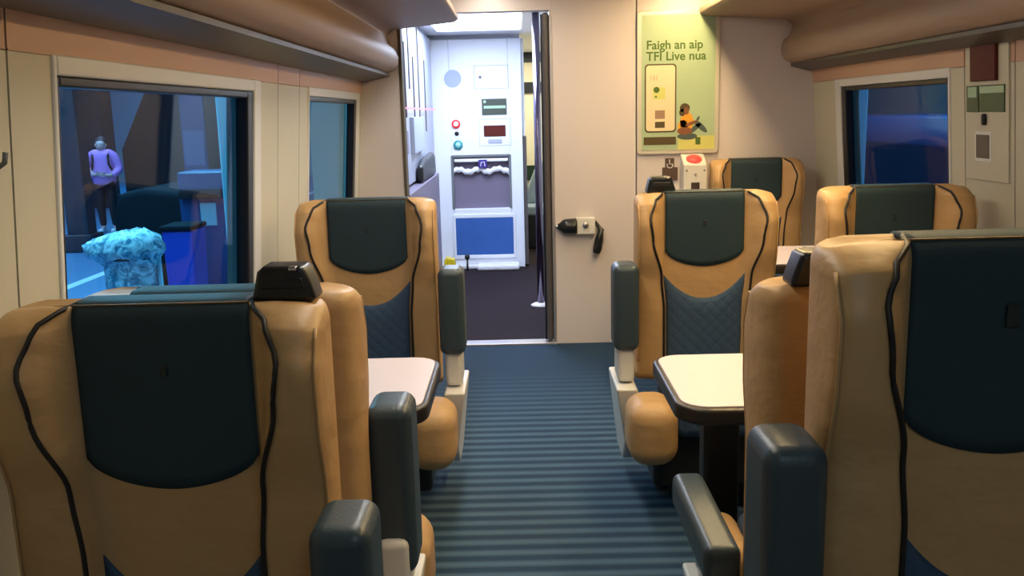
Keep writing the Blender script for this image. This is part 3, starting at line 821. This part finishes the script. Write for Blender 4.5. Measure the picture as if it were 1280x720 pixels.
# left vestibule screen, its upright glass reflections built as dark bars
sc = empty('draught_screen', (-.765, 5.74, 0)); tag(sc, 'glazed vestibule side screen with upright reflections built as dark bars, just inside the doorway', 'screen')
box('screen_panel', -.022, .0, 0, 2.82, .95, 2.1, 'vestgrey', sc, bevel=.003)
for k, (y_, z0, z1) in enumerate(((.25, 1.37, 2.1), (.50, 1.50, 2.1), (.72, 1.42, 1.93), (.98, 1.62, 2.1), (1.25, 1.42, 1.86), (1.62, 1.36, 2.1), (2.1, 1.30, 1.88))):
    box('upright_reflection', 0, .008, y_, y_ + .04, z0, z1, 'doorgrey', sc)
box('pale_box', 0, .03, .95, 1.65, 1.16, 1.42, 'grille', sc, bevel=.004)
for k in range(2): box('small_notice', 0, .006, .3 + .3 * k, .48 + .3 * k, 1.17, 1.33, 'mauve', sc)
tp = box('side_cupboard', -.798, -.70, 5.80, 8.2, 0, .93, 'mauve', bevel=.01); tag(tp, 'mauve waist-high cupboard against the vestibule side wall', 'cupboard')
bgm = bmesh.new(); prism(bgm, [(6.9, .935), (6.9, 1.06), (7.1, 1.10), (7.8, 1.13), (7.95, 1.10), (8.0, .935)], -.755, -.705, axis='x')
tag(obj('folded_bag', bgm, 'black', bevel=.03), 'black folded bag lying on the mauve cupboard', 'bag')
streak = box('red_light_streak', -.7325, -.727, 5.9, 8.4, 1.475, 1.487, mat('red_streak_glow', (1, .2, .3), .4, emit=(1, .15, .25), estr=.8)); tag(streak, 'thin red light streak on the glazed side screen, built as a glowing bar', 'light streak')  # glowing bar standing in for a red light streak on the glass

# small things on the floor beside the cabinet
yw = empty('yellow_wedge', (-.655, 8.42, 0)); tag(yw, 'small bright yellow wedge on the floor against the white cabinet', 'wedge')
bm = bmesh.new(); prism(bm, [(-.06, 0), (.07, 0), (.05, .12), (-.03, .14)], -.05, .05); obj('body', bm, 'yellow', yw, bevel=.008)
for k in range(3): box('ridge', -.045 + .035 * k, -.030 + .035 * k, -.056, -.048, .01, .12, 'yellow', yw, bevel=.003)
tl = empty('floor_lever', (-.49, 8.46, 0)); tag(tl, 'thin black lever with a knob standing at the cabinet foot', 'lever')
bm = bmesh.new(); tube(bm, [(0, 0, 0), (0, 0, .11)], .009, 10); obj('rod', bm, 'black', tl, smooth=True)
bm = bmesh.new(); lathe(bm, [(.010, .10), (.024, .115), (.024, .14), (.010, .152)], 0, 0, 16); obj('knob', bm, 'black', tl, smooth=True)
st = empty('cabinet_step', (0, 0, 0)); tag(st, 'white raised step along the foot of the vestibule cabinet', 'step')
box('step_body', -.40, -.005, 8.40, 8.59, 0, .055, 'paper', st, bevel=.02)
box('step_body', -.79, -.40, 8.53, 8.59, 0, .035, 'paper', st, bevel=.01)

# pale seat through the far gap
fs = empty('folding_seat', (.115, 10.1, 0)); tag(fs, 'pale blue seat glimpsed through the gap beside the cabinet', 'seat')
bm = bmesh.new(); prism(bm, [(-.10, .45), (.3, .45), (.3, .95), (.10, .90), (-.02, .62)], -.06, .06); obj('backrest', bm, 'paleseat', fs, bevel=.03)
box('seat', -.10, .3, -.40, -.05, .36, .46, 'paleseat', fs, bevel=.03); box('base', -.05, .3, -.32, .04, 0, .37, 'black', fs, bevel=.01)

# ------------------------------------------------------------------ platform, left side
PZ = -.35
struct(box('ground_platform_left', -14, -1.35, -2, 30, PZ - .2, PZ, 'plat'))
struct(box('ground_platform_right', 2.2, 14, -2, 30, PZ - .2, PZ, 'dirt'))
struct(box('wall_station_left', -14.3, -14.0, -2, 34, PZ, 5, 'platwall'))
struct(box('wall_station_end', -14, -1.4, 29.5, 29.8, PZ, 5, 'platwall'))
struct(box('ceiling_canopy_left', -14, -1.45, -2, 30, 4.2, 4.4, 'tealwall'))
struct(box('wall_station_right', 7.0, 7.3, -2, 34, PZ, 5, 'tealwall'))
struct(box('ceiling_canopy_right', 2.25, 7.0, -2, 30, 3.7, 3.9, 'tealwall'))


def ray(px, py, d):
    """point seen at pixel (px, py) at forward distance Y = d; used once to survey where things stand"""
    v = f * FPX + r2 * (px - 640) - u2 * (py - 360)
    k = d / v.y
    return Vector((0, 0, CAM_H)) + v * k


# painted line on the platform
a = Vector((-6.6, 9.2)); 
ln = bmesh.new(); bx(ln, -5.10, -4.97, 2, 28, PZ, PZ + .004); struct(obj('trim_9', ln, 'platline'))
for i, (px, d, w_) in enumerate(((93, 13.0, .30), (122, 20.0, .60))):
    q = ray(px, 200, d)
    t = empty('platform_column', (q.x, q.y, PZ)); tag(t, 'dark steel platform column outside the left window, %s' % ('nearest the window edge' if i == 0 else 'behind the person in lilac'), 'column', 'platform columns')
    box('shaft', -w_ / 2, w_ / 2, -w_ / 2, w_ / 2, 0, 4.5, 'column', t, bevel=.03); box('plinth', -w_ / 2 - .06, w_ / 2 + .06, -w_ / 2 - .06, w_ / 2 + .06, 0, .25, 'column', t, bevel=.02)

# pale post close to the train
q = ray(291, 250, 5.6)
t = empty('pale_post', (q.x, q.y, PZ)); tag(t, 'pale blue post close outside the left window, right of the bins', 'post')
box('shaft', -.045, .045, -.045, .045, .03, 4.5, 'postblue', t, bevel=.012); box('foot_plate', -.09, .09, -.09, .09, 0, .03, 'postblue', t, bevel=.005)
# blue bin
q = ray(231, 300, 7.4)
t = empty('wheelie_bin', (q.x, q.y, PZ)); tag(t, 'blue bin standing between the clear sack and the pale post', 'bin')
bm = bmesh.new(); vs = bx(bm, -.125, .125, -.16, .16, .06, .93)
for v in vs[:4]: v.co.x *= .85; v.co.y *= .85
obj('body', bm, 'bluebin', t, bevel=.02); box('lid', -.135, .135, -.18, .17, .93, .97, 'dkbox', t, bevel=.015)
for s in (-1, 1):
    bm = bmesh.new(); lathe(bm, [(.06, s * .10), (.06, s * .135)], .15, .06, 18, 'x'); obj('wheel', bm, 'black', t)
# clear refuse sack on its hoop stand
q = ray(164, 330, 6.3)
t = empty('refuse_sack', (q.x, q.y, PZ)); tag(t, 'clear crumpled plastic sack hanging on a hoop stand outside the left window', 'refuse sack')
bm = bmesh.new(); rings = []
prof = [(.05, .13), (.12, .17), (.3, .165), (.5, .17), (.7, .165), (.82, .17), (.92, .22), (1.0, .20), (1.06, .10)]
NS, NR = 56, 34
for i in range(NR + 1):
    z = .05 + 1.01 * i / NR; rr = interp(prof, z); ring = []
    for k in range(NS):
        a = 2 * PI * k / NS
        cr = abs(math.sin(3.5 * a + 7 * z + 1.3 * math.sin(11 * z))) * .06 + abs(math.sin(8 * a - 13 * z + math.sin(5 * a))) * .035 + random.uniform(-.025, .025)
        w_ = rr * (1.02 + cr); flop = .11 * max(0, (z - .82) / .2) * max(0, -math.cos(a))
        ring.append(bm.verts.new((w_ * math.cos(a) - flop, w_ * math.sin(a) * .8, z + .012 * random.uniform(-1, 1) - flop * .5)))
    rings.append(ring)
for A, B in zip(rings, rings[1:]):
    for k in range(NS): bm.faces.new((A[k], A[(k + 1) % NS], B[(k + 1) % NS], B[k]))
bm.faces.new(rings[0][::-1]); bm.faces.new(rings[-1])
obj('sack', bm, 'bag', t, smooth=True)
bm = bmesh.new(); tube(bm, [(.185 * math.cos(a), .165 * math.sin(a), .87) for a in [2 * PI * k / 24 for k in range(25)]], .012, 8); obj('hoop', bm, 'black', t, smooth=True)
bm = bmesh.new(); tube(bm, [(.195, 0, 0), (.195, 0, .88)], .018, 8); obj('stand_post', bm, 'postblue', t, smooth=True)
# big dark mass added behind, backing the seat reflection in the pane
q = ray(222, 250, 9.0)
t = empty('dark_mass', (q.x, q.y, PZ)); tag(t, 'bulky dark mass behind the sack and blue bin, backing the seat reflection', 'dark mass')
bm = bmesh.new(); prism(bm, [(-.42, .25), (.45, .25), (.50, 1.00), (.30, 1.13), (-.15, 1.18), (-.36, 1.14), (-.44, .95)], -.5, .5); obj('cover', bm, 'dkbox', t, bevel=.06)
bm = bmesh.new(); bx(bm, -.42, .48, -.52, .52, .14, .26); obj('deck', bm, 'greypl', t)
for sx in (-.35, .38):
    for sy in (-.4, .4):
        bm = bmesh.new(); lathe(bm, [(.08, sx - .03), (.08, sx + .03)], sy, .08, 16, 'x'); obj('wheel', bm, 'black', t)
# kiosk / machine in front of the wall; sloping side shaped after a reflected shadow
q = ray(245, 200, 14.0)
t = empty('platform_kiosk', (q.x, q.y, PZ)); tag(t, 'dark navy kiosk with a sloping side behind the bulky dark mass', 'kiosk')
bm = bmesh.new(); prism(bm, [(-.9, 0), (1.1, 0), (1.1, 2.45), (-.15, 2.45), (-.50, 2.2), (-.9, 1.4)], -.5, .5); obj('body', bm, 'dkbox', t, bevel=.03)
box('panel', .0, .35, -.52, -.49, .6, 2.35, 'navy', t, bevel=.01); box('panel', .65, 1.05, -.52, -.49, .6, 2.35, 'navy', t, bevel=.01)
box('poster_patch', .03, .32, -.535, -.515, 1.15, 1.65, mat('pale_notice', (.08, .11, .25), .5), t)
box('roof_edge', -.2, 1.3, -.62, .5, 2.45, 2.62, 'platwall', t, bevel=.02)
# low dark machine right
q = ray(268, 320, 8.2)
t = empty('ticket_machine', (q.x, q.y, PZ)); tag(t, 'dark blue machine with small lit buttons behind the pale post', 'machine')
box('body', -.20, .22, -.2, .2, 0, 1.35, 'navy', t, bevel=.02)
for k in range(3): box('button', -.10, -.08, -.21, -.19, .62 + .06 * k, .64 + .06 * k, 'lampc', t)
box('screen', -.02, .12, -.21, -.19, .88, 1.08, 'platwall', t, bevel=.005)
box('screen_hood', -.18, .2, -.26, -.19, 1.12, 1.2, 'dkbox', t, bevel=.01)


# ------------------------------------------------------------------ person on the platform (lilac jacket)
def skinned(name, verts, edges, m, parent, sub=2, root=0):
    me = bpy.data.meshes.new(name); me.from_pydata([v[0] for v in verts], edges, []); me.update()
    o = bpy.data.objects.new(name, me); C.objects.link(o); me.materials.append(M_[m])
    sk = o.modifiers.new('skin', 'SKIN'); sk.use_smooth_shade = True
    for i, v in enumerate(verts):
        rr = v[1]; me.skin_vertices[0].data[i].radius = rr if isinstance(rr, tuple) else (rr, rr)
        me.skin_vertices[0].data[i].use_root = (i == root)
    sb = o.modifiers.new('sub', 'SUBSURF'); sb.levels = sub; sb.render_levels = sub
    o.parent = parent
    return o


q = ray(137, 284, 15.2)
t = empty('person', (q.x, q.y, PZ), math.radians(8)); tag(t, 'person in a lilac jacket and black trousers with dark bag straps, standing on the platform', 'person')
V = [((0, 0, .90), (.14, .10)), ((0, 0, 1.08), (.13, .10)), ((0, 0, 1.28), (.15, .10)), ((0, 0, 1.38), (.09, .07)), ((0, -.005, 1.42), .045), ((0, -.015, 1.46), (.078, .085)), ((0, -.01, 1.54), (.098, .10)), ((0, 0, 1.61), .07),
     ((-.17, 0, 1.34), .055), ((-.24, .0, 1.12), .043), ((-.14, -.14, 1.02), .034), ((-.05, -.19, 1.04), .028),
     ((.17, 0, 1.34), .055), ((.25, .0, 1.12), .043), ((.15, -.14, 1.00), .034), ((.06, -.19, 1.02), .028),
     ((-.09, 0, .82), .085), ((-.10, -.02, .48), .058), ((-.10, .02, .10), .040), ((-.11, -.12, .04), .035),
     ((.09, 0, .82), .085), ((.10, -.02, .48), .058), ((.11, .02, .10), .040), ((.12, -.12, .04), .035)]
E = [(0, 1), (1, 2), (2, 3), (3, 4), (4, 5), (5, 6), (6, 7), (3, 8), (8, 9), (9, 10), (10, 11), (3, 12), (12, 13), (13, 14), (14, 15), (0, 16), (16, 17), (17, 18), (18, 19), (0, 20), (20, 21), (21, 22), (22, 23)]
skinned('body', V, E, 'skin', t)
VJ = [((0, 0, .74), (.235, .16)), ((0, 0, 1.08), (.22, .15)), ((0, 0, 1.27), (.22, .145)), ((0, 0, 1.41), (.12, .10)), ((-.20, 0, 1.34), .090), ((-.29, 0, 1.10), .080), ((-.17, -.15, .98), .064),
      ((.20, 0, 1.34), .090), ((.30, 0, 1.10), .080), ((.17, -.13, 1.0), .056)]
skinned('jacket', VJ, [(0, 1), (1, 2), (2, 3), (3, 4), (4, 5), (5, 6), (3, 7), (7, 8), (8, 9)], 'jacket', t)
VT = [((0, 0, .98), (.175, .13)), ((-.09, 0, .80), .105), ((-.10, -.02, .48), .078), ((-.10, .02, .10), .058), ((.09, 0, .80), .105), ((.10, -.02, .48), .078), ((.11, .02, .10), .058)]
skinned('trousers', VT, [(0, 1), (1, 2), (2, 3), (0, 4), (4, 5), (5, 6)], 'trouser', t)
for s in (-1, 1):
    bm = bmesh.new(); bx(bm, s * .11 - .045, s * .11 + .045, -.20, .07, 0, .08); obj('shoe', bm, 'platline', t, bevel=.03)
bm = bmesh.new(); bmesh.ops.create_uvsphere(bm, u_segments=20, v_segments=12, radius=.105, matrix=Matrix.Translation((0, .045, 1.575)) @ Matrix.Diagonal((1.0, .95, 1.0, 1))); 
bmesh.ops.create_uvsphere(bm, u_segments=12, v_segments=8, radius=.055, matrix=Matrix.Translation((0, .10, 1.62))); obj('hair', bm, 'hair', t, smooth=True)
bm = bmesh.new()
for s in (-1, 1): bmesh.ops.create_uvsphere(bm, u_segments=8, v_segments=6, radius=.008, matrix=Matrix.Translation((s * .034, -.104, 1.54)))
obj('eye', bm, 'hair', t)
bm = bmesh.new(); bmesh.ops.create_cone(bm, segments=8, radius1=.014, radius2=.005, depth=.035, cap_ends=True, matrix=Matrix.Translation((0, -.105, 1.512))); obj('nose', bm, 'skin', t)
bm = bmesh.new(); bx(bm, -.022, .022, -.106, -.090, 1.475, 1.483); obj('mouth', bm, mat('lips', (.4, .12, .14), .5), t)
for s in (-1, 1):
    bm = bmesh.new(); tube(bm, [(s * .13, -.02, 1.42), (s * .13, -.125, 1.34), (s * .14, -.145, 1.2), (s * .17, -.06, 1.08)], .020, 8); obj('bag_strap', bm, 'trouser', t, smooth=True)
bm = bmesh.new(); bx(bm, -.14, .14, .13, .28, 1.02, 1.40); obj('backpack', bm, 'trouser', t, bevel=.05)

for s, hx_, hz_ in ((-1, -.05, 1.04), (1, .06, 1.02)):
    bm = bmesh.new()
    for k, L_ in enumerate((.062, .070, .066, .052)):
        z_ = hz_ + .024 - .016 * k; y_ = -.195
        tube(bm, [(hx_ - s * .00, y_, z_), (hx_ - s * L_ * .5, y_ - .014, z_ - .002), (hx_ - s * L_ * .85, y_ - .004, z_ - .006), (hx_ - s * L_, y_ + .010, z_ - .008)], [.009, .009, .008, .006], 8)
    tube(bm, [(hx_ + s * .02, -.195, hz_ + .028), (hx_ - s * .005, -.215, hz_ + .048), (hx_ - s * .03, -.212, hz_ + .050)], [.011, .010, .007], 8)
    obj('fingers', bm, 'skin', t, smooth=True)
    bm = bmesh.new(); bmesh.ops.create_uvsphere(bm, u_segments=8, v_segments=6, radius=.022, matrix=Matrix.Translation((s * .096, -.015, 1.53)) @ Matrix.Diagonal((.4, .7, 1.2, 1))); obj('ear', bm, 'skin', t, smooth=True)
t.scale = (.92, .92, .94)

# ------------------------------------------------------------------ right side outside
t = empty('dark_low_mass', (4.0, 0, PZ)); tag(t, 'dark blue low mass outside the right window, standing in for a seat reflection', 'wagon')  # dark shape built in place of the seat reflected in this window
bm = bmesh.new(); prism(bm, [(0, .3), (0, 1.35), (.35, 1.62), (2.2, 1.62), (2.2, .3)], 2, 16); obj('body', bm, 'navy', t, bevel=.05)
bm = bmesh.new(); bx(bm, .1, 2.1, 2.2, 15.8, 0, .35); obj('lower_block', bm, 'dkbox', t)
q = ray(1074, 160, 8.2)
t = empty('pale_post', (q.x, q.y, PZ)); tag(t, 'slim pale blue post outside the right window near its left edge', 'post')
box('shaft', -.05, .05, -.05, .05, .03, 4.0, 'postblue', t, bevel=.012); box('foot_plate', -.1, .1, -.1, .1, 0, .03, 'postblue', t, bevel=.005)

# ------------------------------------------------------------------ small hook at the left frame edge
hx = leanL(Vector((XL, 1.64, 1.37)))
t = empty('coat_hook', hx); tag(t, 'small grey coat hook on the cream wall at the left edge', 'coat hook')
box('back_plate', -.004, .003, -.018, .018, -.03, .03, 'greypl', t, bevel=.003)
bm = bmesh.new(); tube(bm, [(0, 0, -.005), (.018, 0, -.012), (.030, 0, -.004), (.034, 0, .014)], .005, 8); obj('hook_arm', bm, 'greypl', t, smooth=True)
